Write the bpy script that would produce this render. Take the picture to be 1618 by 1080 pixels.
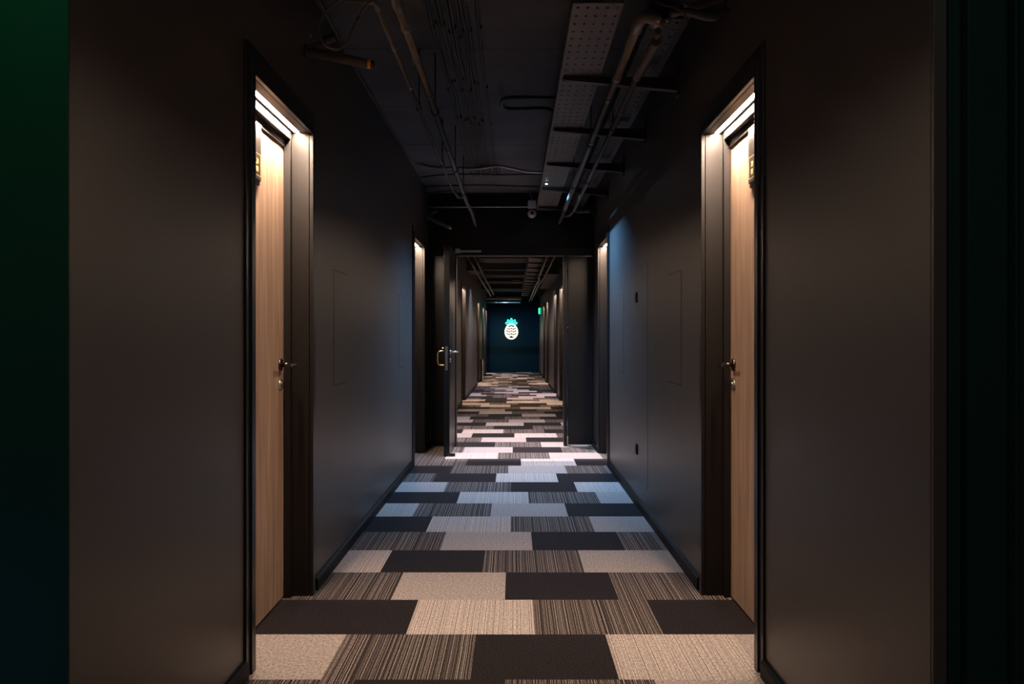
import bpy, bmesh, math, random
from mathutils import Vector, Matrix
random.seed(7)
S = bpy.context.scene
COL = S.collection
for o in list(bpy.data.objects):
    bpy.data.objects.remove(o)

# ------------------------------------------------------------------ camera, world, exposure
CH = 1.125                                    # camera height
cam_d = bpy.data.cameras.new('camera')
cam = bpy.data.objects.new('camera', cam_d); COL.objects.link(cam)
cam.location = (0, 0, CH); cam.rotation_euler = (math.pi/2, 0, 0)
cam_d.sensor_width = 36.0; cam_d.sensor_fit = 'HORIZONTAL'
cam_d.lens = 1582/1618*36.0
cam_d.shift_x = -3/1618; cam_d.shift_y = -6/1618
cam_d.clip_start = 0.05; cam_d.clip_end = 100
S.camera = cam
w = bpy.data.worlds.new('world'); S.world = w; w.use_nodes = True
w.node_tree.nodes['Background'].inputs[0].default_value = (0.5, 0.6, 0.8, 1)
w.node_tree.nodes['Background'].inputs[1].default_value = 0.0
S.view_settings.view_transform = 'Standard'; S.view_settings.look = 'None'
S.view_settings.gamma = 1.0; S.view_settings.exposure = 0.0
S.view_settings.use_curve_mapping = False

WARM = (1.0, 0.74, 0.55)
COOL = (0.20, 0.53, 1.0)
LED_E = 560.0

def lamp(name, kind, loc, energy, color, size=0.05, rot=(0, 0, 0), spot=None, blend=0.6):
    d = bpy.data.lights.new(name, kind); d.energy = energy; d.color = color
    if kind == 'AREA': d.shape = 'DISK'; d.size = size
    else: d.shadow_soft_size = size
    if kind == 'SPOT': d.spot_size = math.radians(spot); d.spot_blend = blend
    o = bpy.data.objects.new(name, d); COL.objects.link(o); o.location = loc; o.rotation_euler = rot
    return o
# cool service lamps under the cable tray (fixtures are built below)
COOL_LAMPS = ((0.279, 8.57, 300, 4, COOL), (0.10, 11.0, 560, 0, (1.0, 0.86, 0.89)), (0.0, 20.62, 200, 0, (0.66, 0.68, 1.0)), (0.0, 30.5, 90, -15, (0.25, 0.6, 1.0)))
for xx, yy, en, tilt, cc_ in COOL_LAMPS:
    lamp('service_light_source', 'SPOT', (xx, yy, CH+1.318 if xx > 0.2 else 2.60), en, cc_, 0.008, rot=(math.radians(-tilt), 0, 0), spot=138 if yy < 9 else 136, blend=0.7 if yy < 9 else 0.4)
# the lobby the camera stands in: a warm ceiling lamp behind the camera, green exit light at the left
lamp('lobby_lamp_source', 'AREA', (0.0, 0.1, 2.58), 15.0, (1.0, 0.80, 0.70), 0.5)
lamp('green_exit_source', 'SPOT', (-1.08, 1.45, 2.58), 20.0, (0.03, 1.0, 0.35), 0.05, rot=(math.radians(38), 0, math.radians(12)), spot=75, blend=0.9)
lamp('low_blue_source', 'POINT', (-1.5, 1.2, 0.3), 1.5, (0.1, 0.45, 1.0), 0.1)  # weak blue point light low at the left of the lobby
lamp('green_exit_source', 'POINT', (1.25, 1.1, 2.3), 0.5, (0.05, 0.9, 0.6), 0.04)

# ------------------------------------------------------------------ materials
def mat(name, col, rough=0.5, metal=0.0, spec=0.5, noise=0.0, nscale=40.0, bump=0.0, bscale=200.0, stretch=None, emit=None, estr=0.0):
    m = bpy.data.materials.new(name); m.use_nodes = True
    nt = m.node_tree; b = nt.nodes['Principled BSDF']
    b.inputs['Base Color'].default_value = (*col, 1); b.inputs['Roughness'].default_value = rough
    b.inputs['Metallic'].default_value = metal; b.inputs['Specular IOR Level'].default_value = spec
    if emit:
        b.inputs['Emission Color'].default_value = (*emit, 1); b.inputs['Emission Strength'].default_value = estr
    if noise or bump:
        tc = nt.nodes.new('ShaderNodeTexCoord'); mp = nt.nodes.new('ShaderNodeMapping')
        nt.links.new(tc.outputs['Object'], mp.inputs[0])
        if stretch: mp.inputs['Scale'].default_value = stretch
    if noise:
        n = nt.nodes.new('ShaderNodeTexNoise'); n.inputs['Scale'].default_value = nscale; n.inputs['Detail'].default_value = 5
        nt.links.new(mp.outputs[0], n.inputs['Vector'])
        r = nt.nodes.new('ShaderNodeValToRGB')
        r.color_ramp.elements[0].position = 0.3; r.color_ramp.elements[1].position = 0.7
        r.color_ramp.elements[0].color = (*[c*(1-noise) for c in col], 1)
        r.color_ramp.elements[1].color = (*[min(1, c*(1+noise)) for c in col], 1)
        nt.links.new(n.outputs['Fac'], r.inputs[0]); nt.links.new(r.outputs[0], b.inputs['Base Color'])
    if bump:
        n2 = nt.nodes.new('ShaderNodeTexNoise'); n2.inputs['Scale'].default_value = bscale; n2.inputs['Detail'].default_value = 3
        nt.links.new(mp.outputs[0], n2.inputs['Vector'])
        bp = nt.nodes.new('ShaderNodeBump'); bp.inputs['Strength'].default_value = bump; bp.inputs['Distance'].default_value = 0.002
        nt.links.new(n2.outputs['Fac'], bp.inputs['Height']); nt.links.new(bp.outputs[0], b.inputs['Normal'])
    return m

M = {}
M['wall'] = mat('charcoal_paint', (0.056, 0.049, 0.046), 0.42, spec=0.45, noise=0.06, nscale=3, bump=0.12, bscale=120)
M['lobby'] = mat('lobby_lacquer_green_spill', (0.005, 0.026, 0.022), 0.5, spec=0.2, noise=0.1, nscale=2)  # near black lacquer, with the green exit light tinted into its colour
M['ceiling'] = mat('ceiling_dark_paint', (0.085, 0.09, 0.105), 0.85, noise=0.25, nscale=2.2, bump=0.2, bscale=60)
M['frame'] = mat('black_satin_frame', (0.008, 0.0072, 0.007), 0.36, spec=0.4)
M['lining'] = mat('dark_bronze_lining', (0.009, 0.0072, 0.0065), 0.42, spec=0.33)
M['partition'] = mat('partition_black_paint', (0.006, 0.0057, 0.0055), 0.30, spec=0.45)
M['farpipe'] = mat('far_pipe_metal', (0.13, 0.12, 0.11), 0.28, metal=0.9)
M['base'] = mat('baseboard_black', (0.008, 0.008, 0.008), 0.6, spec=0.1)
M['seam'] = mat('joint_black', (0.004, 0.004, 0.004), 0.8)
M['navy'] = mat('navy_wall_paint', (0.003, 0.020, 0.034), 0.9, spec=0.1, noise=0.05, nscale=3)
M['steel'] = mat('brushed_steel', (0.62, 0.58, 0.54), 0.28, metal=1.0)
M['darksteel'] = mat('dark_bronze_handle', (0.12, 0.09, 0.075), 0.25, metal=1.0)
M['brass'] = mat('brass', (0.80, 0.56, 0.28), 0.28, metal=1.0)
M['gold'] = mat('gold_lettering', (0.95, 0.60, 0.22), 0.5, metal=0.3)
M['plate'] = mat('sign_black', (0.035, 0.028, 0.030), 0.32)
M['pipe'] = mat('pipe_dark_grey', (0.075, 0.075, 0.078), 0.42, noise=0.2, nscale=12)
M['insul'] = mat('pipe_lagging_grey', (0.085, 0.075, 0.068), 0.7, noise=0.25, nscale=25, bump=0.4, bscale=60)
M['tray'] = mat('painted_tray_metal', (0.115, 0.10, 0.098), 0.55, noise=0.15, nscale=6)
M['traydark'] = mat('shaded_tray_metal', (0.035, 0.033, 0.035), 0.6, noise=0.15, nscale=6)  # tray metal with the shade above the right pipes put into its colour
M['beam'] = mat('dark_beam_paint', (0.03, 0.03, 0.033), 0.7)
M['bracket'] = mat('bracket_black', (0.022, 0.021, 0.021), 0.5)
M['clamp'] = mat('rubber_black', (0.008, 0.008, 0.008), 0.6)
M['cable'] = mat('black_cable', (0.022, 0.020, 0.018), 0.55)
M['cablel'] = mat('grey_cable', (0.13, 0.10, 0.085), 0.5)
M['conduit'] = mat('grey_conduit', (0.40, 0.36, 0.32), 0.3, metal=0.8)
M['duct'] = mat('duct_sheet_metal', (0.30, 0.25, 0.19), 0.4, metal=0.4, noise=0.2, nscale=10)
M['orange'] = mat('orange_tip', (0.90, 0.42, 0.08), 0.5)
M['white'] = mat('white_plastic', (0.62, 0.55, 0.52), 0.4)
M['led'] = mat('warm_led_diffuser', (0.9, 0.9, 0.9), 0.4, emit=WARM, estr=LED_E)
M['coollens'] = mat('cool_led_lens', (0.9, 0.9, 0.9), 0.4, emit=(0.55, 0.8, 1.0), estr=60)
M['neonw'] = mat('warm_white_neon', (0.9, 0.9, 0.9), 0.4, emit=(1.0, 0.78, 0.55), estr=2.2)
M['neont'] = mat('teal_neon', (0.2, 0.9, 0.8), 0.4, emit=(0.04, 0.95, 0.72), estr=1.6)
M['exit'] = mat('green_sign_face', (0.1, 0.8, 0.4), 0.4, emit=(0.02, 0.85, 0.28), estr=2.0)
M['acrylic'] = mat('smoked_backing', (0.02, 0.03, 0.035), 0.2)

def wood():
    m = bpy.data.materials.new('light_oak_veneer'); m.use_nodes = True
    nt = m.node_tree; b = nt.nodes['Principled BSDF']; b.inputs['Roughness'].default_value = 0.5
    b.inputs['Specular IOR Level'].default_value = 0.35
    tc = nt.nodes.new('ShaderNodeTexCoord'); mp = nt.nodes.new('ShaderNodeMapping'); mp.inputs['Scale'].default_value = (1, 9, 0.55)
    n = nt.nodes.new('ShaderNodeTexNoise'); n.inputs['Scale'].default_value = 3.2; n.inputs['Detail'].default_value = 8; n.inputs['Distortion'].default_value = 0.7
    n2 = nt.nodes.new('ShaderNodeTexNoise'); n2.inputs['Scale'].default_value = 14; n2.inputs['Detail'].default_value = 6
    mp2 = nt.nodes.new('ShaderNodeMapping'); mp2.inputs['Scale'].default_value = (1, 14, 0.35)
    r = nt.nodes.new('ShaderNodeValToRGB'); r.color_ramp.elements[0].position = 0.3; r.color_ramp.elements[1].position = 0.72
    r.color_ramp.elements[0].color = (0.36, 0.235, 0.165, 1); r.color_ramp.elements[1].color = (0.60, 0.43, 0.32, 1)
    mx = nt.nodes.new('ShaderNodeMix'); mx.data_type = 'RGBA'; mx.blend_type = 'MULTIPLY'; mx.inputs[0].default_value = 0.45
    nt.links.new(tc.outputs['Object'], mp.inputs[0]); nt.links.new(mp.outputs[0], n.inputs['Vector']); nt.links.new(n.outputs['Fac'], r.inputs[0])
    nt.links.new(tc.outputs['Object'], mp2.inputs[0]); nt.links.new(mp2.outputs[0], n2.inputs['Vector'])
    r2 = nt.nodes.new('ShaderNodeValToRGB'); r2.color_ramp.elements[0].position = 0.35; r2.color_ramp.elements[0].color = (0.55, 0.5, 0.48, 1)
    r2.color_ramp.elements[1].position = 0.6
    nt.links.new(n2.outputs['Fac'], r2.inputs[0])
    nt.links.new(r.outputs[0], mx.inputs[6]); nt.links.new(r2.outputs[0], mx.inputs[7]); nt.links.new(mx.outputs[2], b.inputs['Base Color'])
    return m
M['wood'] = wood()

def carpet(name, c0, c1, striped, thr=0.5, soft=0.1):
    m = bpy.data.materials.new(name); m.use_nodes = True
    nt = m.node_tree; b = nt.nodes['Principled BSDF']; b.inputs['Roughness'].default_value = 0.95
    b.inputs['Specular IOR Level'].default_value = 0.1
    tc = nt.nodes.new('ShaderNodeTexCoord')
    f = nt.nodes.new('ShaderNodeTexNoise'); f.inputs['Scale'].default_value = 260; f.inputs['Detail'].default_value = 3; f.inputs['Roughness'].default_value = 0.7
    mp = nt.nodes.new('ShaderNodeMapping'); mp.inputs['Scale'].default_value = (1, 0.5, 1)
    nt.links.new(tc.outputs['Object'], mp.inputs[0]); nt.links.new(mp.outputs[0], f.inputs['Vector'])
    g = nt.nodes.new('ShaderNodeTexNoise'); g.inputs['Scale'].default_value = 120; g.inputs['Detail'].default_value = 2
    nt.links.new(mp.outputs[0], g.inputs['Vector'])
    add = nt.nodes.new('ShaderNodeMath'); add.operation = 'ADD'
    nt.links.new(f.outputs['Fac'], add.inputs[0]); nt.links.new(g.outputs['Fac'], add.inputs[1])
    rr = nt.nodes.new('ShaderNodeMapRange'); rr.inputs['From Min'].default_value = 0.7; rr.inputs['From Max'].default_value = 1.3
    rr.inputs['To Min'].default_value = 0.45 if not striped else 0.5; rr.inputs['To Max'].default_value = 1.55 if not striped else 1.5
    nt.links.new(add.outputs[0], rr.inputs['Value'])
    base = nt.nodes.new('ShaderNodeMix'); base.data_type = 'RGBA'
    base.inputs[6].default_value = (*c0, 1); base.inputs[7].default_value = (*c1, 1)
    if striped:
        sx = nt.nodes.new('ShaderNodeSeparateXYZ'); nt.links.new(tc.outputs['Object'], sx.inputs[0])
        n1 = nt.nodes.new('ShaderNodeTexNoise'); n1.noise_dimensions = '1D'; n1.inputs['Scale'].default_value = 200; n1.inputs['Detail'].default_value = 2
        n1.inputs['Roughness'].default_value = 0.75
        # the stripes waver by a thread's width along their length
        wv = nt.nodes.new('ShaderNodeTexNoise'); wv.inputs['Scale'].default_value = 4
        nt.links.new(tc.outputs['Object'], wv.inputs['Vector'])
        ma = nt.nodes.new('ShaderNodeMath'); ma.operation = 'MULTIPLY_ADD'; ma.inputs[1].default_value = 0.004
        nt.links.new(wv.outputs['Fac'], ma.inputs[0]); nt.links.new(sx.outputs[0], ma.inputs[2])
        nt.links.new(ma.outputs[0], n1.inputs['W'])
        mr = nt.nodes.new('ShaderNodeMapRange'); mr.inputs['From Min'].default_value = thr-soft; mr.inputs['From Max'].default_value = thr+soft
        nt.links.new(n1.outputs['Fac'], mr.inputs['Value']); nt.links.new(mr.outputs[0], base.inputs[0])
    else:
        base.inputs[0].default_value = 0.5
    mul = nt.nodes.new('ShaderNodeMix'); mul.data_type = 'RGBA'; mul.blend_type = 'MULTIPLY'; mul.inputs[0].default_value = 1.0
    cc = nt.nodes.new('ShaderNodeCombineColor')
    for i in range(3): nt.links.new(rr.outputs[0], cc.inputs[i])
    nt.links.new(base.outputs[2], mul.inputs[6]); nt.links.new(cc.outputs[0], mul.inputs[7]); nt.links.new(mul.outputs[2], b.inputs['Base Color'])
    return m
M['cL'] = carpet('carpet_plain_light', (0.40, 0.345, 0.32), (0.40, 0.345, 0.32), False)
M['cD'] = carpet('carpet_plain_dark', (0.020, 0.016, 0.017), (0.020, 0.016, 0.017), False)
M['cS'] = carpet('carpet_dark_striped', (0.028, 0.021, 0.020), (0.36, 0.30, 0.27), True, 0.555, 0.05)
M['cB'] = carpet('carpet_light_striped', (0.22, 0.18, 0.16), (0.62, 0.54, 0.50), True, 0.46, 0.12)

# ------------------------------------------------------------------ helpers
def bx(bm, x0, x1, y0, y1, z0, z1, mi=0, bev=0.0):
    if x0 > x1: x0, x1 = x1, x0
    if y0 > y1: y0, y1 = y1, y0
    if z0 > z1: z0, z1 = z1, z0
    vs = [bm.verts.new((x, y, z)) for x in (x0, x1) for y in (y0, y1) for z in (z0, z1)]
    fs = []
    for idx in ((0, 1, 3, 2), (4, 6, 7, 5), (0, 4, 5, 1), (2, 3, 7, 6), (0, 2, 6, 4), (1, 5, 7, 3)):
        f = bm.faces.new([vs[i] for i in idx]); f.material_index = mi; fs.append(f)
    if bev:
        es = list({e for f in fs for e in f.edges})
        bmesh.ops.bevel(bm, geom=es, offset=bev, segments=2, affect='EDGES', profile=0.7)
def tube(bm, pts, r, n=12, cap=True, mi=0):
    pts = [Vector(p) for p in pts]
    if not isinstance(r, (list, tuple)): r = [r]*len(pts)
    rings = []; up = None
    for i, p in enumerate(pts):
        t = (pts[min(i+1, len(pts)-1)] - pts[max(i-1, 0)]).normalized()
        if up is None:
            up = t.cross(Vector((0, 0, 1)))
            if up.length < 0.05: up = t.cross(Vector((1, 0, 0)))
        up = (up - t*up.dot(t)).normalized()
        v = t.cross(up)
        rings.append([bm.verts.new(p + (up*math.cos(a) + v*math.sin(a))*r[i]) for a in [2*math.pi*k/n for k in range(n)]])
    for a, b in zip(rings, rings[1:]):
        for k in range(n):
            f = bm.faces.new((a[k], a[(k+1) % n], b[(k+1) % n], b[k])); f.smooth = True; f.material_index = mi
    if cap:
        f = bm.faces.new(rings[0][::-1]); f.material_index = mi
        f = bm.faces.new(rings[-1]); f.material_index = mi
def cyl(bm, p0, p1, r, n=20, mi=0): tube(bm, [p0, p1], r, n, True, mi)
def smooth_path(ctrl, k=6):
    P = [Vector(c) for c in ctrl]; P = [P[0]*2-P[1]] + P + [P[-1]*2-P[-2]]; out = []
    for i in range(1, len(P)-2):
        a, b, c, d = P[i-1:i+3]
        for j in range(k):
            t = j/k
            out.append(0.5*((2*b)+(c-a)*t+(2*a-5*b+4*c-d)*t*t+(3*b-a-3*c+d)*t**3))
    out.append(P[-2]); return out
def prism_y(bm, poly, y0, y1, mi=0):      # polygon in x,z extruded along y
    a = [bm.verts.new((x, y0, z)) for x, z in poly]; b = [bm.verts.new((x, y1, z)) for x, z in poly]
    n = len(poly)
    bm.faces.new(a).material_index = mi; bm.faces.new(b[::-1]).material_index = mi
    for k in range(n): bm.faces.new((a[k], b[k], b[(k+1) % n], a[(k+1) % n])).material_index = mi
def obj(name, bm, mats, parent=None, label=None):
    bmesh.ops.recalc_face_normals(bm, faces=bm.faces)
    me = bpy.data.meshes.new(name); bm.to_mesh(me); bm.free()
    for m in (mats if isinstance(mats, (list, tuple)) else [mats]): me.materials.append(M[m])
    o = bpy.data.objects.new(name, me); COL.objects.link(o)
    if parent: o.parent = parent
    if label: o['label'] = label
    return o
def nb(): return bmesh.new()
def tag(o, label, cat, group=None, kind=None):
    o['label'] = label; o['category'] = cat
    if group: o['group'] = group
    if kind: o['kind'] = kind
    return o
def thing(name, label, cat, loc=(0, 0, 0), group=None, kind=None):
    o = bpy.data.objects.new(name, None); COL.objects.link(o); o.location = loc; o.empty_display_size = 0.1
    return tag(o, label, cat, group, kind)
def copy_tree(o, parent=None):
    c = o.copy(); COL.objects.link(c); c.parent = parent
    for ch in [x for x in o.children]: copy_tree(ch, c)
    return c
def origin(o, loc):                        # move a mesh thing's origin to loc (its data was built in world coordinates)
    o.data.transform(Matrix.Translation(-Vector(loc))); o.location = loc
    return o

# ------------------------------------------------------------------ dimensions
XL, XR = -0.892, 0.836                      # wall faces
ZC = 2.64                                   # ceiling
Y0, YE = 2.01, 33.0                         # corridor mouth, end wall
YP = 10.45                                  # fire-door partition
LEFT = [(3.40, 4.37), (8.86, 9.82), (17.05, 18.15), (24.3, 25.35), (28.2, 29.3), (31.3, 32.3)]
RIGHT = [(3.42, 4.38), (8.84, 9.78), (16.9, 18.0), (19.4, 20.5), (24.0, 25.1), (26.9, 28.0)]
ZO = 2.018                                  # head of the opening

# ------------------------------------------------------------------ setting: floor of carpet tiles
def carpet_floor():
    bm = nb(); T = 0.492; R = 0.5035; D0 = 3.302
    rows = {-1: (-.522, 'SDSL'), 0: (-.6366, 'LSDB'), 1: (-.411, 'DBSD'), 2: (-.5306, 'SLDS'), 3: (-.6446, 'BDSL'), 4: (-.3927, 'SLDS'),
            5: (-.5117, 'DBSL'), 6: (-.6406, 'BSLD'), 7: (-.391, 'DBSL'), 8: (-.516, 'LSDB'), 9: (-.636, 'SDBD'), 10: (-.54, 'DSLS'),
            11: (-.428, 'SDBD'), 12: (-.645, 'SBSL'), 13: (-.504, 'SLDS'), 14: (-.695, 'SDSL'), 15: (-.357, 'SLDS'), 16: (-.486, 'LDBS'),
            17: (-.62, 'DBSD'), 18: (-.747, 'SSDS'), 19: (-.365, 'DBDL'), 20: (-.563, 'LSLS'), 21: (-.62, 'LDSD'), 22: (-.374, 'SDLD'),
            23: (-.524, 'DBSD'), 24: (-.63, 'BLDS'), 25: (-.39, 'DSBD'), 26: (-.55, 'SBDS'), 27: (-.42, 'LSDB'), 28: (-.62, 'SDBL')}
    pool = ['SBDS', 'DSBD', 'BDSL', 'SLDS', 'LSDB', 'DBSD', 'SDLS', 'BSDS']
    offs = [-.64, -.40, -.52]
    mi = {'L': 0, 'D': 1, 'S': 2, 'B': 3}
    for r in range(-14, 60):
        if r in rows: e, pat = rows[r]
        else: e, pat = offs[r % 3] + random.choice((0, .02, -.02)), random.choice(pool)
        ya = D0 + R*r; yb = min(ya + R, YE + 0.1)
        if ya > YE: break
        wide = ya < Y0 + 0.6
        lo, hi = (-2.4, 2.4) if wide else (-1.05, 1.0)
        xs = [e + T*(k-1) for k in range(-4, 9)]
        for k in range(len(xs)-1):
            a, b = max(lo, xs[k]), min(hi, xs[k+1])
            if b <= a: continue
            j = k - 4                                            # index within the pattern
            ch = pat[j % 4] if 0 <= j < 4 else pat[(j) % 4]
            vs = [bm.verts.new(p) for p in ((a, ya, 0), (b, ya, 0), (b, yb, 0), (a, yb, 0))]
            bm.faces.new(vs).material_index = mi[ch]
    o = obj('floor', bm, ['cL', 'cD', 'cS', 'cB'])
    tag(o, 'corridor floor of offset plain and striped beige, grey and charcoal carpet tiles', 'floor', kind='structure')
carpet_floor()

# ceiling: boards with fine joints
bm = nb(); y = -4.0
seams = [-4.0, -1.25, 0.05, 1.35, 2.65, 3.95, 5.25, 6.55, 7.85, 9.15, 10.45] + [10.45+1.3*k for k in range(1, 18)] + [33.2]
for a, b in zip(seams, seams[1:]):
    lo, hi = (-2.4, 2.4) if a < 1.9 else (-1.2, 1.2)
    bx(bm, lo, hi, a+0.003, b-0.003, ZC, ZC+0.06)
bx(bm, -2.4, 2.4, -4, 33.2, ZC+0.012, ZC+0.1)
tag(obj('ceiling', bm, 'ceiling'), 'dark painted corridor ceiling with faint cross joints', 'ceiling', kind='structure')

def wall_with_doors(name, s, X, doors, label):
    bm = nb(); t = 0.30; o_ = s*(X if s > 0 else -X)
    xf = X; xb = X + s*t
    y = Y0
    for a, b in doors:
        bx(bm, xf, xb, y, a-0.04, 0, ZC)
        bx(bm, xf, xb, a-0.04, b+0.04, ZO+0.04, ZC)
        bx(bm, X+s*0.2, xb, a-0.04, b+0.04, 0, ZO+0.04)       # dark room side closed off
        y = b+0.04
    bx(bm, xf, xb, y, YE, 0, ZC)
    tag(obj(name, bm, 'wall'), label, 'wall', kind='structure')
wall_with_doors('wall_left', -1, XL, LEFT, 'charcoal painted left corridor wall')
wall_with_doors('wall_right', 1, XR, RIGHT, 'charcoal painted right corridor wall with a cool light patch')
bm = nb(); bx(bm, -1.2, 1.2, YE, YE+0.2, 0, ZC)
tag(obj('wall_end', bm, 'navy'), 'navy wall closing the far end of the corridor behind the neon pineapple', 'wall', kind='structure')

def baseboard(name, s, X, doors, label):
    bm = nb(); y = Y0-0.0
    prof = lambda a, b: prism_y(bm, [(X, 0), (X-s*0.018, 0), (X-s*0.018, 0.050), (X-s*0.010, 0.060), (X, 0.060)], a, b)
    for a, b in doors:
        prof(y, a-0.096); y = b+0.096
    prof(y, YE)
    tag(obj(name, bm, 'base'), label, 'baseboard', kind='structure')
baseboard('baseboard_left', -1, XL, LEFT, 'low black baseboard along the left corridor wall')
baseboard('baseboard_right', 1, XR, RIGHT, 'low black baseboard along the right corridor wall')

# lobby shell round the camera
bm = nb()
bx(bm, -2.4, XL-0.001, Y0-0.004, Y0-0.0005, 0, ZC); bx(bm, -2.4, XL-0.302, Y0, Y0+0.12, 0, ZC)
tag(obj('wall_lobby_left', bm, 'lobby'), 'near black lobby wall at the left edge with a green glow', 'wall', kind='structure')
bm = nb()
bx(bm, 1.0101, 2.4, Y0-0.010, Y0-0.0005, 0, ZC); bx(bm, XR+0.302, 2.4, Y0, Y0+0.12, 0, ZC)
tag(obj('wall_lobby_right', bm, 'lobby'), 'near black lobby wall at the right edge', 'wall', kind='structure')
bm = nb()
bx(bm, XR+0.001, 0.864, Y0-0.012, Y0-0.0005, 0, ZC, bev=0.002)
tag(obj('trim_1', bm, 'wall'), 'slim brownish corner strip where the right wall ends near the camera', 'trim', kind='structure')
bm = nb()
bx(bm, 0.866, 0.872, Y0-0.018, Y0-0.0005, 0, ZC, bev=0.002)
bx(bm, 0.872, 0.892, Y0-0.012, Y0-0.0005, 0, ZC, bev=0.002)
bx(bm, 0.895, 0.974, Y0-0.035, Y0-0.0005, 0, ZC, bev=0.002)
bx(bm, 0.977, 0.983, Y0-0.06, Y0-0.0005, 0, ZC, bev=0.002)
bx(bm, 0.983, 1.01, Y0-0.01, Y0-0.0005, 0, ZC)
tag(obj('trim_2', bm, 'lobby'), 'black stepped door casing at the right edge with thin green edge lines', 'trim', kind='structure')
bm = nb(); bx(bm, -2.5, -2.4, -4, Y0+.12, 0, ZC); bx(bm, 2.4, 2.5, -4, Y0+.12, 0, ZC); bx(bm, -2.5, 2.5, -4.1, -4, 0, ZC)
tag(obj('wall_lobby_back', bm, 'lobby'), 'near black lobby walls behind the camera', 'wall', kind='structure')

# ------------------------------------------------------------------ room doors
def text_mesh(body, size, extrude=0.0004):
    cu = bpy.data.curves.new('t', 'FONT'); cu.body = body; cu.size = size; cu.extrude = extrude
    cu.align_x = 'CENTER'; cu.align_y = 'CENTER'
    o = bpy.data.objects.new('t', cu); COL.objects.link(o)
    bpy.context.view_layer.update()
    me = bpy.data.meshes.new_from_object(o.evaluated_get(bpy.context.evaluated_depsgraph_get()))
    bpy.data.objects.remove(o); bpy.data.curves.remove(cu)
    return me

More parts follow.
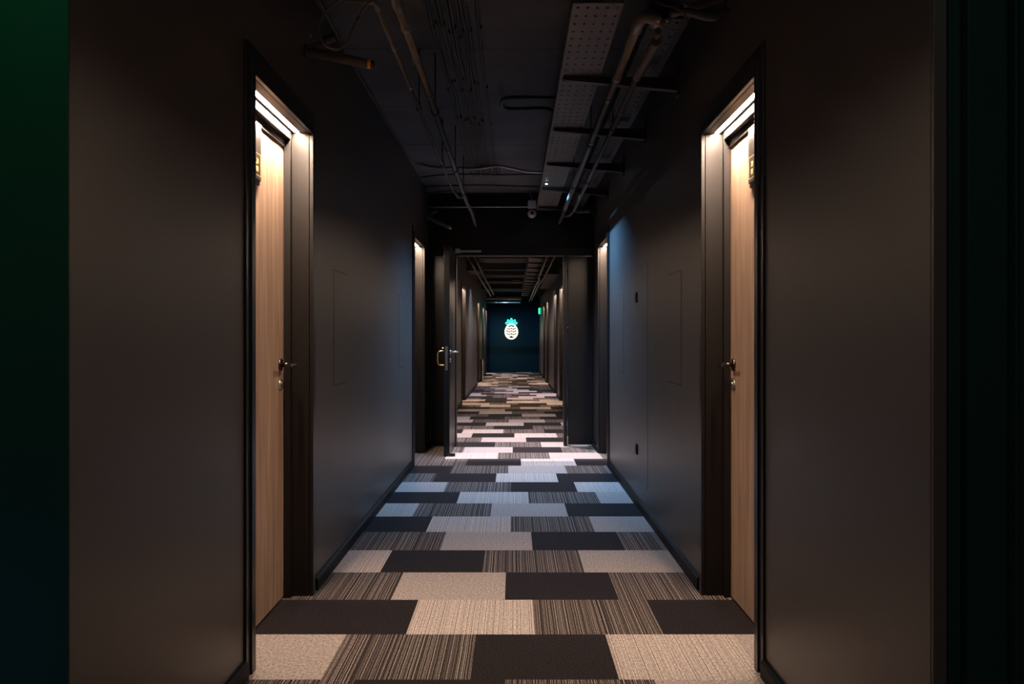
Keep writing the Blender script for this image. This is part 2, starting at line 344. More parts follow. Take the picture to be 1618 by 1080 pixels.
def make_door(idx, s, X, a, b, label, number=None):
    """s: -1 left wall, +1 right wall; u runs from the wall face into the wall."""
    L = b - a
    root = thing('door_%d' % idx, label, 'door', (X, a, 0), kind='structure')
    U = lambda u: s*u
    # architrave, stepped, mitred look
    bm = nb()
    for (w0, w1, p) in ((0.0, 0.048, 0.016), (0.048, 0.095, 0.009)):
        bx(bm, U(-p), U(0.0), -w1, -w0, 0, ZO+w1, bev=0.0015)
        bx(bm, U(-p), U(0.0), L+w0, L+w1, 0, ZO+w1, bev=0.0015)
        bx(bm, U(-p), U(0.0), -w0, L+w0, ZO+w0, ZO+w1, bev=0.0015)
    obj('architrave', bm, 'frame', root)
    # lining
    bm = nb()
    bx(bm, U(0.003), U(0.15), -0.03, 0.0, 0, ZO); bx(bm, U(0.003), U(0.15), L, L+0.03, 0, ZO)
    # soffit with a groove for the light strip
    bx(bm, U(0.003), U(0.040), -0.03, L+0.03, ZO, ZO+0.03)
    bx(bm, U(0.061), U(0.15), -0.03, L+0.03, ZO, ZO+0.03)
    bx(bm, U(0.040), U(0.061), -0.03, L+0.03, ZO+0.012, ZO+0.03)
    obj('lining', bm, 'lining', root)
    # stop with a lower rebate
    bm = nb()
    bx(bm, U(0.076), U(0.104), 0.0, 0.036, 0, ZO, bev=0.0015); bx(bm, U(0.076), U(0.104), L-0.036, L, 0, ZO, bev=0.0015)
    bx(bm, U(0.074), U(0.104), 0.036, L-0.036, ZO-0.034, ZO, bev=0.0015)
    bx(bm, U(0.098), U(0.112), 0.030, L-0.030, ZO-0.066, ZO-0.030)
    obj('door_stop', bm, 'lining', root)
    bm = nb(); bx(bm, U(0.042), U(0.059), 0.015, L-0.01, ZO+0.003, ZO+0.011)
    obj('light_strip', bm, 'led', root, 'glowing warm white strip')
    leaf = None
    bm = nb(); bx(bm, U(0.107), U(0.147), 0.012, L-0.012, 0.008, ZO-0.040, bev=0.001)
    leaf = obj('leaf', bm, 'wood', root, 'light oak veneer leaf')
    # lever handle, rose and cylinder, near the far jamb
    hy = L - 0.100; hz = 1.012
    bm = nb()
    cyl(bm, (U(0.107), hy, hz), (U(0.098), hy, hz), 0.026, 28)
    cyl(bm, (U(0.100), hy, hz), (U(0.062), hy, hz), 0.0095, 16)
    pts = smooth_path([(U(0.062), hy+0.004, hz), (U(0.044), hy-0.004, hz), (U(0.038), hy-0.03, hz), (U(0.040), hy-0.085, hz-0.001), (U(0.043), hy-0.125, hz-0.002)], 5)
    tube(bm, pts, 0.0095, 14)
    obj('handle', bm, 'darksteel', leaf)
    bm = nb()
    cyl(bm, (U(0.107), hy+0.004, hz-0.086), (U(0.099), hy+0.004, hz-0.086), 0.025, 28)
    cyl(bm, (U(0.100), hy+0.004, hz-0.082), (U(0.094), hy+0.004, hz-0.082), 0.0085, 16)
    bx(bm, U(0.0995), U(0.095), hy+0.0005, hy+0.0075, hz-0.106, hz-0.084)
    obj('lock_cylinder', bm, 'steel', leaf)
    # sign plate hung high on the leaf
    sy0, sy1 = (0.39, 0.517) if s < 0 else (0.435, 0.562)
    bm = nb(); bx(bm, U(0.107), U(0.096), sy0, sy1, 1.738, 1.958, bev=0.001)
    bx(bm, U(0.107), U(0.100), sy0+0.004, sy1-0.006, 1.720, 1.738)
    pl = obj('number_plate', bm, 'plate', leaf)
    if number:
        bm = nb(); x0, x1 = U(0.0962), U(0.0955); ya, yb, za, zb = sy0+0.012, sy1-0.008, 1.752, 1.838; t = 0.0022
        bx(bm, x0, x1, ya, yb, zb-t, zb); bx(bm, x0, x1, ya, yb, za, za+t)
        bx(bm, x0, x1, ya, ya+t, za, zb); bx(bm, x0, x1, yb-t, yb, za, zb)
        obj('gold_border', bm, 'gold', pl)
        rot = Matrix(((0, 0, 1), (1, 0, 0), (0, 1, 0))) if s < 0 else Matrix(((0, 0, -1), (-1, 0, 0), (0, 1, 0)))
        for k, line in enumerate(number):
            me = text_mesh(line, 0.031)
            me.transform(rot.to_4x4()); me.transform(Matrix.Translation((x1, (ya+yb)/2, 1.806-0.030*k)))
            me.materials.append(M['gold'])
            t_ = bpy.data.objects.new('number_text', me); COL.objects.link(t_); t_.parent = pl
    return root
names_l = ['oak room door first on the left with lit head, nearest the camera', 'second door on the left, by the open fire door, with lit head',
           'first left door beyond the fire doors', 'second left door beyond the fire doors', 'third left door beyond the fire doors', 'last left door before the navy wall']
names_r = ['oak room door first on the right with lit head, nearest the camera', 'second door on the right, beside the blue lit wall patch',
           'first right door beyond the fire doors', 'second right door beyond the fire doors', 'third right door beyond the fire doors', 'last right door before the green sign']
n = 1
for (a, b), l in zip(LEFT, names_l):
    make_door(n, -1, XL, a, b, l, ('20', '09') if n == 1 else None); n += 1
for (a, b), l in zip(RIGHT, names_r):
    make_door(n, 1, XR, a, b, l, ('20', '08') if n == 7 else None); n += 1

# ------------------------------------------------------------------ fire-door partition
bm = nb()
bx(bm, XL, XR, YP, YP+0.14, 2.075, ZC)
tag(obj('wall_partition', bm, 'partition'), 'dark wall over the fire doors reaching up to the ceiling', 'wall', kind='structure')
fd = thing('door_13', 'black double fire door across the corridor with one leaf standing open towards the camera', 'door', (-0.04, YP, 0), kind='structure')
def P(x0, x1, y0, y1, z0, z1, b=0.0): return (x0+0.04, x1+0.04, y0-YP, y1-YP, z0, z1, b)
def pb(bm, x0, x1, y0, y1, z0, z1, bev=0.0): bx(bm, x0+0.04, x1+0.04, y0-YP, y1-YP, z0, z1, bev=bev)
bm = nb()
pb(bm, XL, XR, YP-0.015, YP+0.12, 1.985, 2.075, bev=0.003)
pb(bm, -0.635, -0.600, YP-0.015, YP+0.12, 0, 1.985, bev=0.003)
pb(bm, 0.520, 0.556, YP-0.015, YP+0.12, 0, 1.985, bev=0.003)
pb(bm, XL, -0.872, YP-0.01, YP+0.12, 0, 1.985); pb(bm, 0.822, XR, YP-0.01, YP+0.12, 0, 1.985)
obj('door_frame', bm, 'frame', fd)
bm = nb(); pb(bm, 0.562, 0.820, YP+0.010, YP+0.06, 0.012, 1.975, bev=0.004)
obj('side_leaf', bm, 'frame', fd)
bm = nb(); pb(bm, -0.870, -0.637, YP+0.010, YP+0.06, 0.0, 1.985, bev=0.003)
obj('side_panel', bm, 'partition', fd)
bm = nb(); pb(bm, -0.870, -0.64, YP-0.004, YP+0.010, 0.0, 0.06, bev=0.002)
obj('side_panel_skirting', bm, 'base', fd)
bm = nb(); pb(bm, -0.668, -0.611, 9.52, YP-0.03, 0.012, 2.008, bev=0.003)
lf = obj('open_leaf', bm, 'partition', fd)
bm = nb(); pb(bm, -0.652, -0.630, 9.516, 9.52, 0.82, 1.045, bev=0.001)
pb(bm, -0.645, -0.637, 9.508, 9.518, 0.93, 0.965)
obj('lock_plate', bm, 'steel', lf)
o_ = lambda p: (p[0]+0.04, p[1]-YP, p[2])
bm = nb(); tube(bm, [o_(p) for p in smooth_path([(-0.668, 9.60, 1.0), (-0.705, 9.60, 1.0), (-0.724, 9.60, 0.985), (-0.728, 9.60, 0.96), (-0.728, 9.60, 0.90), (-0.722, 9.60, 0.878), (-0.705, 9.60, 0.866), (-0.668, 9.60, 0.866)], 5)], 0.008, 12)
obj('pull_handle', bm, 'brass', lf)
bm = nb(); cyl(bm, o_((-0.611, 9.58, 0.995)), o_((-0.603, 9.58, 0.995)), 0.024); cyl(bm, o_((-0.605, 9.58, 0.995)), o_((-0.555, 9.58, 0.995)), 0.0095)
tube(bm, [o_(p) for p in smooth_path([(-0.556, 9.578, 0.995), (-0.545, 9.59, 0.995), (-0.542, 9.64, 0.994), (-0.545, 9.70, 0.993)], 4)], 0.0095)
cyl(bm, o_((-0.611, 9.58, 0.915)), o_((-0.603, 9.58, 0.915)), 0.022)
obj('lever_handle', bm, 'steel', lf)
bm = nb(); cyl(bm, o_((-0.668, 9.58, 1.03)), o_((-0.690, 9.58, 1.03)), 0.008)
obj('thumb_knob', bm, 'steel', lf)
bm = nb(); bx(bm, 0.04-0.612, 0.04-0.560, 9.52-YP, 9.56-YP, 0.004, 0.03, bev=0.003)
obj('foot_stop', bm, 'frame', lf)
for z in (0.06, 0.62, 1.22, 1.80):
    bm = nb(); cyl(bm, o_((0.560, YP-0.012, z-0.045)), o_((0.560, YP-0.012, z+0.045)), 0.007)
    obj('hinge', bm, 'brass' if z < 0.1 else 'darksteel', fd)
bm = nb(); pb(bm, -0.58, -0.34, YP-0.05, YP-0.015, 2.018, 2.040, bev=0.004); pb(bm, -0.61, -0.56, YP-0.055, YP-0.015, 2.008, 2.055, bev=0.004)
obj('closer_rail', bm, 'steel', fd)

# ------------------------------------------------------------------ access hatches flush in the walls
def hatch(s, X, y0, y1, z0, z1, label, gap=0.0035):
    bm = nb(); c = 0.0015
    # leaf proud of the wall by a millimetre with a dark joint round it
    bx(bm, X-s*0.0004, X-s*c, y0+gap, y1-gap, z0+gap, z1-gap)
    root = obj('access_hatch', bm, 'wall')
    bm = nb(); x0, x1 = X-s*0.0002, X-s*0.0009
    bx(bm, x0, x1, y0, y0+gap, z0, z1); bx(bm, x0, x1, y1-gap, y1, z0, z1)
    bx(bm, x0, x1, y0+gap, y1-gap, z0, z0+gap); bx(bm, x0, x1, y0+gap, y1-gap, z1-gap, z1)
    obj('shadow_joint', bm, 'seam', root)
    tag(root, label, 'hatch', 'flush wall hatches')
hatch(-1, XL, 4.95, 5.35, 0.89, 1.465, 'flush charcoal hatch in the left wall just past the first oak door')
hatch(-1, XL, 7.74, 8.14, 0.89, 1.462, 'flush charcoal hatch in the left wall nearer the second door')
hatch(1, XR, 5.00, 5.41, 0.89, 1.466, 'flush charcoal hatch in the right wall just past the first oak door')
hatch(1, XR, 7.63, 8.02, 0.86, 1.462, 'flush charcoal hatch within the blue light on the right wall')
hatch(1, XR, 6.25, 6.86, 0.18, 1.607, 'tall flush charcoal hatch in the right wall between two smaller ones', 0.0022)
def sock(x, y, z, label, nm, cat):
    bm = nb(); bx(bm, x, x-0.008, y-0.035, y+0.035, z-0.035, z+0.035, bev=0.002)
    r = obj(nm, bm, 'base'); bm = nb(); bx(bm, x-0.008, x-0.012, y-0.018, y+0.018, z-0.02, z+0.02, bev=0.002); obj('cover', bm, 'clamp', r)
    tag(r, label, cat)
sock(XR-0.0016, 6.80, 1.402, 'small black control on the right wall at eye height in the tall hatch', 'wall_switch', 'switch')
sock(XR-0.0016, 6.78, 0.375, 'small black socket low on the right wall', 'wall_socket', 'socket')

# ------------------------------------------------------------------ cable trays
def tray(name, x0, x1, z, y0, y1, label, cols=5, pitch=0.104, m='tray'):
    bm = nb(); W = x1-x0; hw = 0.0055; hy = 0.011
    rows_ = int((y1-y0)/pitch)
    cx = [W*(k+0.5)/cols for k in range(cols)]
    xs = [0.0]
    for c in cx: xs += [c-hw, c+hw]
    xs.append(W)
    root_y = y0
    for r in range(rows_):
        ya, yb, yc, yd = pitch*r, pitch*(r+0.5)-hy, pitch*(r+0.5)+hy, pitch*(r+1)
        for (p, q) in ((ya, yb), (yc, yd)):
            bm.faces.new([bm.verts.new(v) for v in ((0, p, 0), (W, p, 0), (W, q, 0), (0, q, 0))])
        for k in range(0, len(xs)-1, 2):
            bm.faces.new([bm.verts.new(v) for v in ((xs[k], yb, 0), (xs[k+1], yb, 0), (xs[k+1], yc, 0), (xs[k], yc, 0))])
    bmesh.ops.remove_doubles(bm, verts=bm.verts, dist=0.0001)
    ex = bmesh.ops.extrude_face_region(bm, geom=list(bm.faces))
    bmesh.ops.translate(bm, verts=[v for v in ex['geom'] if isinstance(v, bmesh.types.BMVert)], vec=(0, 0, 0.0015))
    root = thing(name, label, 'cable tray', (x0, y0, z))
    obj('perforated_base', bm, m, root)
    bm = nb(); Ln = rows_*pitch
    bx(bm, -0.003, 0.0, 0, Ln, -0.002, 0.055); bx(bm, W, W+0.003, 0, Ln, -0.002, 0.055)
    obj('side_flange', bm, m, root)
    return root
ZT = CH+1.33
tray('cable_tray', 0.238, 0.437, ZT, 3.98, YP, 'perforated grey cable tray hanging right of centre, before the fire doors')
tray('cable_tray', 0.590, 0.725, ZT+0.04, 4.3, YP, 'perforated cable tray above the paired pipes, nearer the right wall', 4, m='traydark')
tray('cable_tray', 0.258, 0.457, ZT, YP+0.14, 31.7, 'perforated cable tray continuing beyond the fire doors', 4, 0.25)
bm = nb()
for k in range(5):
    x = 0.26+0.034*k
    pts = smooth_path([(x+0.006*math.sin(3*j+k), 4.05+j*0.64, ZT+0.012+0.008*(k % 2)) for j in range(11)], 3)
    tube(bm, pts, 0.008, 8)
tag(obj('cable_bunch', bm, 'cable'), 'black cables lying together in the perforated tray', 'cable', kind='stuff')

# cantilever arms
def arm(y, label, far=False):
    bm = nb()
    poly = [(XR, CH+1.325), (0.262, CH+1.325), (0.245, CH+1.318), (0.262, CH+1.308), (XR, CH+1.255)]
    a = [bm.verts.new((x, y-0.022, z)) for x, z in poly]; b = [bm.verts.new((x, y+0.022, z)) for x, z in poly]
    bm.faces.new(a); bm.faces.new(b[::-1]); nn = len(poly)
    for k in range(nn): bm.faces.new((a[k], b[k], b[(k+1) % nn], a[(k+1) % nn]))
    r = origin(obj('support_arm', bm, 'bracket'), (XR, y, CH+1.3))
    bm = nb(); bx(bm, -0.008, 0, -0.03, 0.03, -0.07, 0.09); obj('wall_plate', bm, 'bracket', r)
    tag(r, label, 'bracket', 'tapered support arms beyond the fire doors' if far else 'tapered support arms before the fire doors')
ys = [5.10, 6.35, 7.60, 8.85, 10.10]
for k, y in enumerate(ys):
    arm(y, ['nearest', 'second nearest', 'third', 'fourth', 'last'][k] + ' tapered black support arm under the cable tray before the fire doors')
for k in range(16): arm(11.35+1.24*k, 'tapered black support arm crossing under the tray beyond the fire doors', True)

# ------------------------------------------------------------------ pipes
ZP = CH+1.2
def pipe(name, pts, r, label, joints=(), m='pipe', jr=1.25, elbow=None, cat='pipe'):
    bm = nb(); tube(bm, pts, r, 16)
    root = obj(name, bm, m); base = Vector(pts[0]); origin(root, base)
    for j in joints:
        # collar at distance y along the straight run
        for p, q in zip(pts, pts[1:]):
            p, q = Vector(p), Vector(q)
            if (p.y-j)*(q.y-j) <= 0 and abs(q.y-p.y) > 1e-6:
                c = p + (q-p)*((j-p.y)/(q.y-p.y)); d = (q-p).normalized()
                bm = nb(); tube(bm, [c-d*0.022-base, c-d*0.02-base, c+d*0.02-base, c+d*0.022-base], [r*1.02, r*jr, r*jr, r*1.02], 16)
                obj('coupling', bm, m, root); break
    if elbow:
        bm = nb(); tube(bm, [Vector(p)-base for p in smooth_path(elbow, 5)], r*1.3, 16); obj('elbow', bm, m, root)
    tag(root, label, cat)
    return root
# right pair
pipe('overhead_pipe', [(0.475, 3.80, ZP), (0.475, YP+0.05, ZP)], 0.0185, 'thicker grey pipe of the right hand ceiling pair, nearer the cable tray', (4.6, 5.0, 6.1, 7.9, 9.3),
     elbow=[(0.475, 3.90, ZP), (0.475, 3.80, ZP), (0.495, 3.755, ZP+0.005), (0.52, 3.75, ZP+0.0), (0.54, 3.76, ZP-0.002)])
PB = pipe('overhead_pipe', [(0.566, 3.92, ZP), (0.566, 9.35, ZP), (0.566, 9.45, ZP), (0.60, 9.5, ZP)], 0.0135, 'thinner grey pipe of the right hand ceiling pair, nearer the wall', (4.5, 5.3, 6.9, 8.5),
     elbow=[(0.60, 9.5, ZP), (0.66, 9.52, ZP+0.005), (0.72, 9.52, ZP+0.01)])
bm = nb(); q = Vector((0.566, 3.92, ZP)); tube(bm, [Vector(p)-q for p in smooth_path([(0.566, 3.98, ZP-0.02), (0.567, 4.2, ZP-0.012), (0.566, 4.45, ZP), (0.566, 4.62, ZP)], 4)], 0.019, 16)
obj('pipe_lagging', bm, 'insul', PB, 'rough lagged sleeve')
bm = nb(); tube(bm, smooth_path([(0.60, 3.86, ZP+0.05), (0.66, 3.85, ZP+0.055), (0.76, 3.84, ZP+0.03), (0.82, 3.84, ZP+0.06)], 5), 0.016, 14)
tag(obj('branch_pipe', bm, 'pipe'), 'short branch pipe running from the right pair to the wall at the top', 'pipe')
# crossover between A and B at far end
bm = nb(); tube(bm, [Vector(p)-q for p in [(0.566, 9.40, ZP), (0.54, 9.7, ZP-0.012), (0.500, 9.86, ZP)]], 0.012, 14); obj('crossover', bm, 'pipe', PB)
# left pair
pipe('overhead_pipe', [(-0.418, 3.58, ZP), (-0.418, 8.9, ZP), (-0.395, 9.4, ZP-0.02), (-0.40, YP+0.04, ZP-0.03)], 0.0155, 'thicker grey pipe of the left hand ceiling pair', (3.87, 4.31, 4.95, 6.38, 7.6),
     elbow=[(-0.418, 3.64, ZP), (-0.418, 3.58, ZP), (-0.418, 3.55, ZP+0.03), (-0.418, 3.55, ZP+0.12)])
PD = pipe('overhead_pipe', [(-0.496, 3.60, ZP), (-0.496, 8.05, ZP), (-0.50, 8.15, ZP), (-0.56, 8.2, ZP), (-0.64, 8.2, ZP-0.004)], 0.0085, 'thinner grey pipe of the left hand ceiling pair', (4.14, 4.80, 6.3),
     elbow=[(-0.496, 3.66, ZP), (-0.496, 3.60, ZP), (-0.52, 3.58, ZP+0.005), (-0.6, 3.58, ZP+0.01)])
q = Vector((-0.496, 3.60, ZP)); bm = nb(); tube(bm, [Vector(p)-q for p in [(-0.496, 8.1, ZP), (-0.47, 8.45, ZP-0.012), (-0.437, 8.55, ZP)]], 0.010, 14); obj('crossover', bm, 'pipe', PD)
# beyond the fire doors
z2 = ZP
pipe('overhead_pipe', [(0.49, YP+0.14, z2), (0.49, 20.0, z2), (0.53, 20.7, z2), (0.50, 22.5, z2), (0.50, 32.5, z2)], 0.02, 'thicker pipe right of the tray beyond the fire doors', (13, 16, 19, 22.6, 24, 27), 'farpipe')
pipe('overhead_pipe', [(0.60, YP+0.14, z2), (0.60, 20.5, z2), (0.56, 22.5, z2), (0.56, 32, z2)], 0.016, 'thinner pipe nearer the right wall beyond the fire doors', (14, 17, 20, 25, 28), 'farpipe')
pipe('overhead_pipe', [(-0.58, 14.5, z2), (-0.58, 22, z2), (-0.57, 22.5, z2), (-0.56, 27.5, z2)], 0.018, 'pipe right of the left pair beyond the fire doors', (16, 19, 22.4, 25), 'farpipe')
pipe('overhead_pipe', [(-0.68, 14.5, z2), (-0.68, 22, z2), (-0.66, 23.4, z2-0.02), (-0.66, 28.5, z2)], 0.018, 'pipe close to the left wall beyond the fire doors', (17, 20, 23.5, 26), 'farpipe')

# clamps with hanger rods
def hanger(x, y, r, label, group):
    root = thing('pipe_hanger', label, 'pipe clamp', (x, y, ZP), group)
    bm = nb(); n_ = 20; R0, R1 = r+0.001, r+0.006
    rings = []
    for k in range(n_):
        a = 2*math.pi*k/n_; c, s_ = math.cos(a), math.sin(a)
        rings.append([bm.verts.new(v) for v in ((R0*c, -0.012, R0*s_), (R1*c, -0.012, R1*s_), (R1*c, 0.012, R1*s_), (R0*c, 0.012, R0*s_))])
    for k in range(n_):
        a, b = rings[k], rings[(k+1) % n_]
        for j in range(4): bm.faces.new((a[j], a[(j+1) % 4], b[(j+1) % 4], b[j]))
    obj('clamp_ring', bm, 'clamp', root)
    bm = nb(); cyl(bm, (0, 0, R1-0.001), (0, 0, ZC-ZP), 0.004, 8); cyl(bm, (0, 0, R1-0.001), (0, 0, R1+0.02), 0.007, 6)
    obj('hanger_rod', bm, 'bracket', root)
for y, l in ((6.18, 'first'), (7.91, 'second'), (9.4, 'third')):
    hanger(0.475, y, 0.0185, l + ' black clamp from the camera on the thicker right pipe', 'clamps on the right pipes')
for y, l in ((5.73, 'first'), (7.69, 'second')):
    hanger(0.566, y, 0.0135, l + ' black clamp from the camera on the thinner right pipe', 'clamps on the right pipes')
for y, l in ((5.32, 'first'), (7.14, 'second'), (8.29, 'third')):
    hanger(-0.418, y, 0.0155, l + ' black clamp from the camera on the thicker left pipe', 'clamps on the left pipes')
for y, l in ((5.24, 'first'), (6.95, 'second')):
    hanger(-0.496, y, 0.0085, l + ' black clamp from the camera on the thinner left pipe', 'clamps on the left pipes')
for x, r_ in ((-0.58, 0.018), (-0.68, 0.018), (0.49, 0.02), (0.60, 0.016)):
    for y in (15.4, 19.2): hanger(x, y, r_, 'black clamp on a ceiling pipe beyond the fire doors', 'clamps beyond the fire doors')

# stub pipes with orange tips coming out of the walls
def stub(s, X, y, z, label, droop=0.05, L=0.285, rr=0.021):
    root = thing('capped_stub_pipe', label, 'pipe', (X, y, z), 'orange tipped stub pipes')
    bm = nb(); k = -s
    tube(bm, smooth_path([(0.0, 0, 0.0), (k*0.05, 0, -0.004), (k*L*0.55, 0, -droop*0.55), (k*L*0.93, 0, -droop)], 5), [rr*0.75]*3+[rr]*13, 16)
    obj('sleeve', bm, 'insul', root)
    bm = nb(); cyl(bm, (k*L*0.93, 0, -droop), (k*(L*0.93+0.016), 0, -droop-0.001), rr*0.92); obj('orange_band', bm, 'orange', root, 'orange band')
    bm = nb(); cyl(bm, (k*(L*0.93+0.016), 0, -droop-0.001), (k*(L*0.93+0.03), 0, -droop-0.001), rr*0.7); obj('end_cap', bm, 'clamp', root)
    bm = nb(); tube(bm, smooth_path([(0, 0, 0.022), (k*0.04, 0, 0.026), (k*0.09, 0, 0.045), (k*0.125, 0, 0.068)], 4), 0.012, 12); obj('branch', bm, 'pipe', root)
    bm = nb(); cyl(bm, (k*0.075, 0, 0.052), (k*0.13, 0, 0.060), 0.014, 14); obj('branch_collar', bm, 'pipe', root)
    bm = nb(); cyl(bm, (0, 0, 0), (k*0.006, 0, 0), 0.034); obj('wall_rose', bm, 'frame', root)
stub(-1, XL, 4.28, CH+1.222, 'lagged stub pipe with orange tip high on the left wall by the first door')
stub(-1, XL, 9.95, CH+1.20, 'small stub pipe with orange tip above the second door on the left', 0.10, 0.27, 0.02)
stub(1, XR, 3.97, CH+1.34, 'lagged stub pipe with orange tip at the top edge above the first right door', 0.03, 0.16, 0.016)
bm = nb(); cyl(bm, (XL+0.015, 9.95, CH+1.22), (XL+0.015, 9.95, ZC), 0.006, 10)
tag(obj('drop_pipe', bm, 'pipe'), 'thin vertical pipe dropping from the ceiling above the second left door', 'pipe')

# loose cable loops
def cable(name, pts, r, m, label, group=None, k=6, cat='cable'):
    bm = nb(); tube(bm, smooth_path(pts, k), r, 8); o = obj(name, bm, m); tag(o, label, cat, group); return o
def at(x, y, d): return ((x-812)/1582*d, d, CH-(y-534)/1582*d)
lp = cable('hanging_cable', [at(590, 2, 3.45), at(578, 10, 3.47), at(566, 30, 3.49), at(558, 45, 3.50), at(548, 67, 3.50), at(532.6, 78, 3.50), at(511, 67, 3.50), at(504.5, 40, 3.51), at(520, 12, 3.53), at(545, -4, 3.55), at(570, -20, 3.55)], 0.0042, 'cablel', 'pale loop of cable hanging at the top left above the first oak door')
bm = nb(); p0, p1 = Vector(at(568, 26, 3.488)), Vector(at(563.5, 36, 3.495)); tube(bm, [p0, p1], 0.008, 10)
c_ = obj('connector', bm, 'cablel', lp)
cable('hanging_cable', [at(1040, 36, 3.8), at(1055, 46, 3.8), at(1075, 48, 3.8), at(1086, 36, 3.8), at(1082, 22, 3.8), at(1070, 14, 3.8), at(1050, 8, 3.82), at(1035, 2, 3.85)], 0.0028, 'cablel', 'thin circular cable loop beside the right pipes near the top edge')
bm = nb(); cyl(bm, at(1030, 40, 3.78), at(1048, 34, 3.8), 0.013, 14); cyl(bm, at(1048, 34, 3.8), at(1060, 31, 3.8), 0.008, 12)
tag(obj('cable_gland', bm, 'conduit'), 'grey jointed gland at the end of the right pipe elbow', 'gland')
cable('flexible_hose', [(0.42, 6.04, CH+1.45), (0.2, 6.04, CH+1.45), (-0.03, 6.04, CH+1.45), (-0.075, 6.15, CH+1.45), (-0.05, 6.32, CH+1.45), (0.06, 6.33, CH+1.45), (0.2, 6.32, CH+1.45), (0.30, 6.46, CH+1.45)], 0.011, 'clamp', 'thick black hose bent into a U on the ceiling left of the tray', cat='hose')
# cables running along the ceiling
cx = [(-.392, 'leftmost'), (-.366, 'second from the left'), (-.340, 'third from the left'), (-.312, 'fourth from the left'), (-.288, 'fifth from the left'),
      (-.264, 'fourth from the right'), (-.240, 'third from the right'), (-.214, 'second from the right'), (-.165, 'rightmost')]
clip = None
for i, (x, l) in enumerate(cx):
    rr = random.Random(i); pts = []; y = 2.2
    while y < 8.75:
        pts.append((x + rr.uniform(-.007, .007), y, ZC-0.010-rr.uniform(0, .005)))
        y += 0.45
    pts.append((x, 8.8, ZC-0.03)); pts.append((x+0.03, 8.95, ZC-0.07))
    c = cable('ceiling_cable', pts, 0.0055 if i % 2 else 0.007, 'cable', l+' of the dark cables clipped along the ceiling', 'cables along the ceiling', 3)
    for y in (4.85, 5.95, 6.9):
        y += rr.uniform(-0.15, 0.15)
        bm = nb(); bx(bm, x-0.010, x+0.010, y-0.006, y+0.006, ZC-0.020, ZC-0.001, bev=0.004)
        obj('cable_clip', bm, 'clamp', c)
# cross runs near the partition
cable('cross_conduit', [at(659, 257, 8.65), at(675, 262, 8.65), at(700, 265, 8.6), at(722, 265, 8.55), at(755, 266, 8.5), at(785, 262, 8.45), at(810, 266, 8.45), at(835, 271, 8.5), at(862, 272, 8.5)], 0.011, 'conduit', 'shiny grey conduit bowing across the ceiling above the fire doors', cat='conduit')
cable('cross_cable', [at(664, 280, 8.8), at(700, 276, 8.75), at(740, 275, 8.7), at(790, 276, 8.7), at(858, 275, 8.7)], 0.007, 'cable', 'black cable crossing the ceiling behind the shiny conduit')
cable('cross_cable', [(XL, 9.75, ZC-0.04), (-.4, 9.73, ZC-0.03), (0.0, 9.75, ZC-0.035), (0.24, 9.75, ZC-0.04)], 0.009, 'cable', 'dark cable crossing the ceiling closest to the fire doors')
cable('cross_conduit', [(XL, 10.38, ZC-0.16), (-.35, 10.38, ZC-0.155), (0.1, 10.38, ZC-0.155), (0.3, 10.38, ZC-0.15)], 0.008, 'conduit', 'thin grey conduit running high across the wall over the fire doors', cat='conduit')
for k in range(4):
    x = -0.32+0.05*k
    cable('cable_coil', [(x, 8.62, ZC-.02), (x+.01, 8.7, ZC-.06), (x+.03, 8.75, ZC-.09), (x+.045, 8.72, ZC-.06), (x+.04, 8.66, ZC-.03), (x+.02, 8.64, ZC-.05), (x+.03, 8.8, ZC-.08)], 0.005, 'cable',
          ['leftmost', 'second from the left', 'second from the right', 'rightmost'][k]+' small black cable curl hanging behind the shiny conduit', 'cable curls above the fire doors', 4)
cable('loose_wire', [at(760, 275, 8.7), at(759, 283, 8.6), at(757.5, 286, 8.55), at(750, 288.5, 8.5)], 0.0022, 'white', 'thin pale wire end dangling below the shiny conduit', k=3, cat='wire')
cable('ceiling_cable_wall', [(XL+0.03, 2.2, ZC-0.03), (XL+0.05, 4.0, ZC-0.05), (XL+0.03, 5.0, ZC-0.045), (XL+0.02, 6.2, ZC-0.04), (XL+0.02, 8.4, ZC-0.035)], 0.006, 'cable', 'dark cable along the joint of the left wall and ceiling')

# ------------------------------------------------------------------ camera, boxes, lamps
def dome():
    root = thing('security_camera', 'small white security camera with round eye above the fire doors', 'camera', at(840.5, 323, 10.3))
    s_ = 10.3/1582
    bm = nb(); bx(bm, -6.5*s_, 6.5*s_, -0.03, 0.06, -6*s_, 6.5*s_, bev=0.008); obj('housing', bm, 'white', root)
    bm = nb(); bmesh.ops.create_uvsphere(bm, u_segments=24, v_segments=14, radius=7*s_)
    for f in bm.faces: f.smooth = True
    bmesh.ops.translate(bm, verts=bm.verts, vec=(0, 0, -14.5*s_)); e = obj('eyeball', bm, 'white', root)
    bm = nb(); cyl(bm, (0, -6.55*s_, -14.5*s_), (0, -7.2*s_, -14.5*s_), 2.6*s_); obj('lens', bm, 'clamp', e)
    bm = nb(); bx(bm, -0.02, 0.02, 0.055, 0.15, -0.015, 0.015); obj('wall_arm', bm, 'white', root)
    bm = nb(); tube(bm, [(0.01, 0, 6.0*s_), (-0.035, 0, 24*s_)], 0.007, 8); obj('cable_tail', bm, 'conduit', root)
dome()
bm = nb(); x0, _, z0 = at(810.5, 370, 10.42); x1, _, z1 = at(827.5, 354, 10.42)
bx(bm, x0, x1, 10.37, YP, z0, z1, bev=0.005)
r = origin(obj('junction_box', bm, 'clamp'), (x0, YP, z0)); tag(r, 'square black box on the wall over the fire doors', 'box')
bm = nb(); bx(bm, 0.012, x1-x0-0.012, -0.083, -0.079, 0.012, z1-z0-0.012); obj('cover_plate', bm, 'base', r)

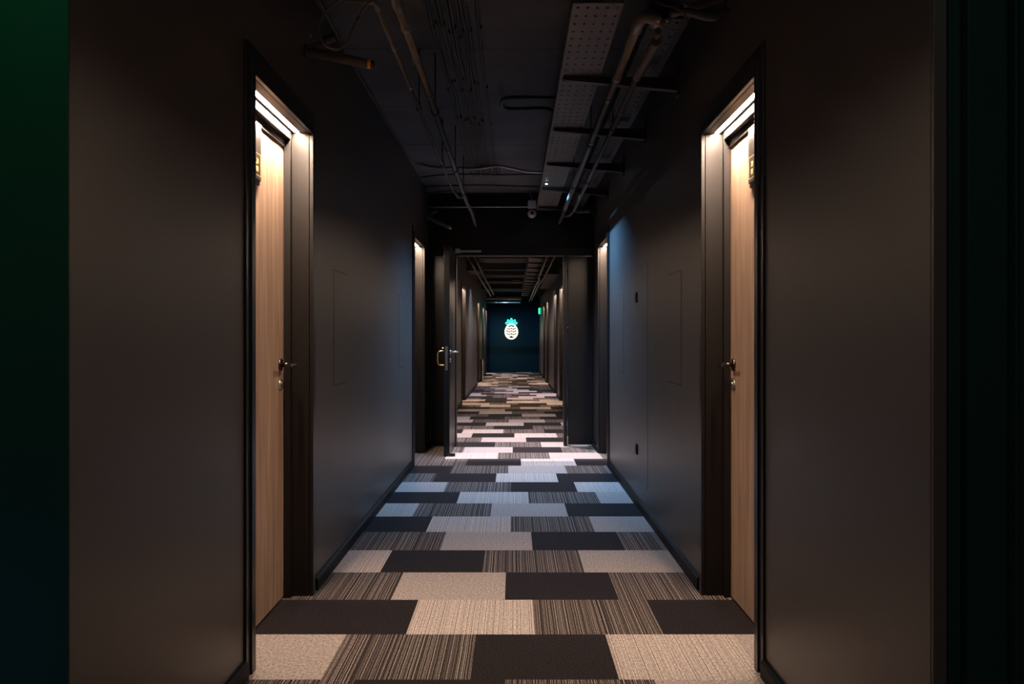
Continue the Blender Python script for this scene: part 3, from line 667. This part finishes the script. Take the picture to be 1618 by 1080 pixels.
lbs = ['bright cool white pinpoint lamp under the cable tray before the fire doors', 'small ceiling lamp just beyond the fire doors', 'ceiling lamp behind the second beam beyond the fire doors', 'ceiling lamp behind the last beam before the navy wall']
for (xx, yy, en, tilt, cc_), lb in zip(COOL_LAMPS, lbs):
    zz = ZT-0.001 if xx > 0.2 else ZC
    r = thing('pinpoint_lamp', lb, 'lamp', (xx, yy, zz), 'pinpoint lamps')
    bm = nb(); bmesh.ops.create_cone(bm, cap_ends=True, segments=24, radius1=0.020, radius2=0.024, depth=0.006); bmesh.ops.translate(bm, verts=bm.verts, vec=(0, 0, -0.003)); obj('housing', bm, 'frame', r)
    bm = nb(); bmesh.ops.create_uvsphere(bm, u_segments=16, v_segments=10, radius=0.008); bmesh.ops.scale(bm, verts=bm.verts, vec=(1, 1, 0.7)); bmesh.ops.translate(bm, verts=bm.verts, vec=(0, 0.012, -0.008))
    obj('lens', bm, 'coollens', r)

# ------------------------------------------------------------------ beams and ducts beyond the fire doors
for k, (y, h, l) in enumerate(((17.6, .10, 'nearest'), (20.2, .12, 'second'), (22.6, .08, 'third'), (25.2, .08, 'fourth'), (27.8, .135, 'farthest'))):
    bm = nb(); bx(bm, XL, 0.235, y, y+0.35, ZC-h, ZC, bev=0.004)
    bx(bm, XL, 0.235, y-0.012, y, ZC-h-0.012, ZC-h+0.02)
    tag(obj('trim_%d' % (3+k), bm, 'beam'), l+' shallow ceiling beam beyond the fire doors', 'beam', kind='structure')
bm = nb(); bx(bm, -0.05, 0.16, 25.02, 25.19, ZC-0.13, ZC-0.06, bev=0.004); r = obj('vent_grille', bm, 'duct'); 
bm = nb()
for k in range(6): bx(bm, -0.04+0.033*k, -0.018+0.033*k, 25.013, 25.021, ZC-0.122, ZC-0.088)
obj('slot', bm, 'seam', r); tag(r, 'small pale slotted grille below a beam in the far ceiling', 'vent')
r = thing('cross_duct', 'tan rectangular duct crossing the ceiling before the navy wall', 'duct', (-0.15, 30.0, CH+1.19))
bm = nb(); bx(bm, -0.36, 0.36, -0.15, 0.15, -0.035, 0.035, bev=0.006); obj('duct_body', bm, 'duct', r)
for xx in (-0.36, 0.0, 0.36):
    bm = nb(); bx(bm, xx-0.012, xx+0.012, -0.17, 0.17, -0.05, 0.05, bev=0.003); obj('flange', bm, 'duct', r)
bm = nb(); tube(bm, smooth_path([(-0.36, 0, 0), (-0.45, 0, -0.01), (-0.60, 0, 0.0), (XL+0.15, 0, 0.0)], 4), 0.03, 14); obj('flexible_tail', bm, 'conduit', r)
r = pipe('cross_pipe', [(XL, 31.0, CH+1.107), (-0.5, 31.0, CH+1.10), (0.2, 31.0, CH+1.10)], 0.02, 'thin bright pipe crossing just under the tan duct', (), 'conduit')
bm = nb()
bmesh.ops.create_uvsphere(bm, u_segments=10, v_segments=8, radius=0.03); bmesh.ops.translate(bm, verts=bm.verts, vec=(0.33, 0, -0.007)); obj('joint', bm, 'conduit', r)
bm = nb(); bx(bm, XL, -0.62, 19.0, 20.2, CH+1.28, CH+1.42, bev=0.01)
r = obj('wall_duct', bm, 'bracket'); tag(r, 'dark boxed duct hugging the left wall beyond the fire doors', 'duct')
bm = nb(); bx(bm, 0.62, XR, 18.5, 24.0, CH+1.18, CH+1.32, bev=0.01)
r = obj('wall_duct', bm, 'bracket'); tag(r, 'dark boxed duct hugging the right wall beyond the fire doors', 'duct')

# ------------------------------------------------------------------ neon pineapple on the end wall
pc = Vector(at(808.0, 523.5, 32.94))
pine = thing('neon_pineapple_sign', 'glowing neon pineapple with white body and teal leaves on the navy wall', 'neon sign', pc)
A, B_ = 0.198, 0.237
def neon(path, r): 
    bm = nb(); tube(bm, path, r, 10); return bm
bm = nb(); pts = [(A*math.cos(t)*(1.0-0.05*math.sin(t)), 0, B_*math.sin(t)) for t in [2*math.pi*k/48 for k in range(49)]]
tube(bm, pts, 0.023, 10, False); obj('body_outline', bm, 'neonw', pine, 'warm white oval tube')
for row in range(4):
    z = 0.133-0.088*row
    half = A*math.sqrt(max(0, 1-(z/B_)**2))*0.93
    pts = []
    for k in range(41):
        x = -half+2*half*k/40
        pts.append((x, 0, z+0.019*math.cos(2*math.pi*x/0.14)))
    obj('zigzag_tube', neon(pts, 0.0215), 'neonw', pine, 'warm white wavy tube')
for ang, ln in ((-66, .215), (-35, .228), (0, .238), (35, .228), (66, .215)):
    a = math.radians(ang); bz = 0.205; pts = []
    for k in range(25):
        t = k/24*2*math.pi; u_ = 0.5-0.5*math.cos(t); v_ = math.sin(t)*0.030*(0.6+u_*0.6)
        u_ = 0.05+u_*(ln-0.05-0.013)
        pts.append((u_*math.sin(a)+v_*math.cos(a), 0.002, bz+u_*math.cos(a)-v_*math.sin(a)))
    bm = nb(); tube(bm, pts, 0.0135, 8, False); obj('leaf_tube', bm, 'neont', pine, 'teal leaf shaped tube')
for (sx, sz) in ((-.19, 0), (.19, 0), (0, -.24), (0, .2)):
    bm = nb(); cyl(bm, (sx, 0.004, sz), (sx, 0.06, sz), 0.005, 8); obj('standoff', bm, 'frame', pine)

# exit sign on the right wall at the far end
r = thing('exit_light', 'slim glowing green sign high at the far end of the right wall', 'sign', (XR-0.012, 31.0, 1.97))
bm = nb(); bx(bm, -0.055, -0.012, 0, 0.36, -0.09, 0.09, bev=0.004); obj('light_box', bm, 'exit', r, 'green glowing box')
bm = nb(); bx(bm, -0.012, 0.010, 0.06, 0.30, -0.05, 0.05, bev=0.003); obj('back_plate', bm, 'frame', r)

# ribbed fitting low on the far left wall
r = thing('ribbed_floor_fitting', 'narrow ribbed pale fitting standing low against the far left wall', 'fitting', (XL+0.02, 26.0, 0))
bm = nb(); bx(bm, 0.0, 0.05, 0, 0.22, 0.0, 0.58, bev=0.004); obj('casing', bm, 'frame', r)
bm = nb()
for k in range(14): bx(bm, 0.045, 0.075, -0.01, 0.2, 0.03+0.04*k, 0.05+0.04*k, bev=0.003)
obj('ribs', bm, 'white', r)
# small sprinkler bolt marks
bm = nb(); cyl(bm, (XL, 4.37, CH+1.32), (XL+0.008, 4.37, CH+1.32), 0.008, 10)
tag(obj('wall_bolt', bm, 'steel'), 'tiny shiny bolt on the left wall above the orange tipped stub', 'bolt')
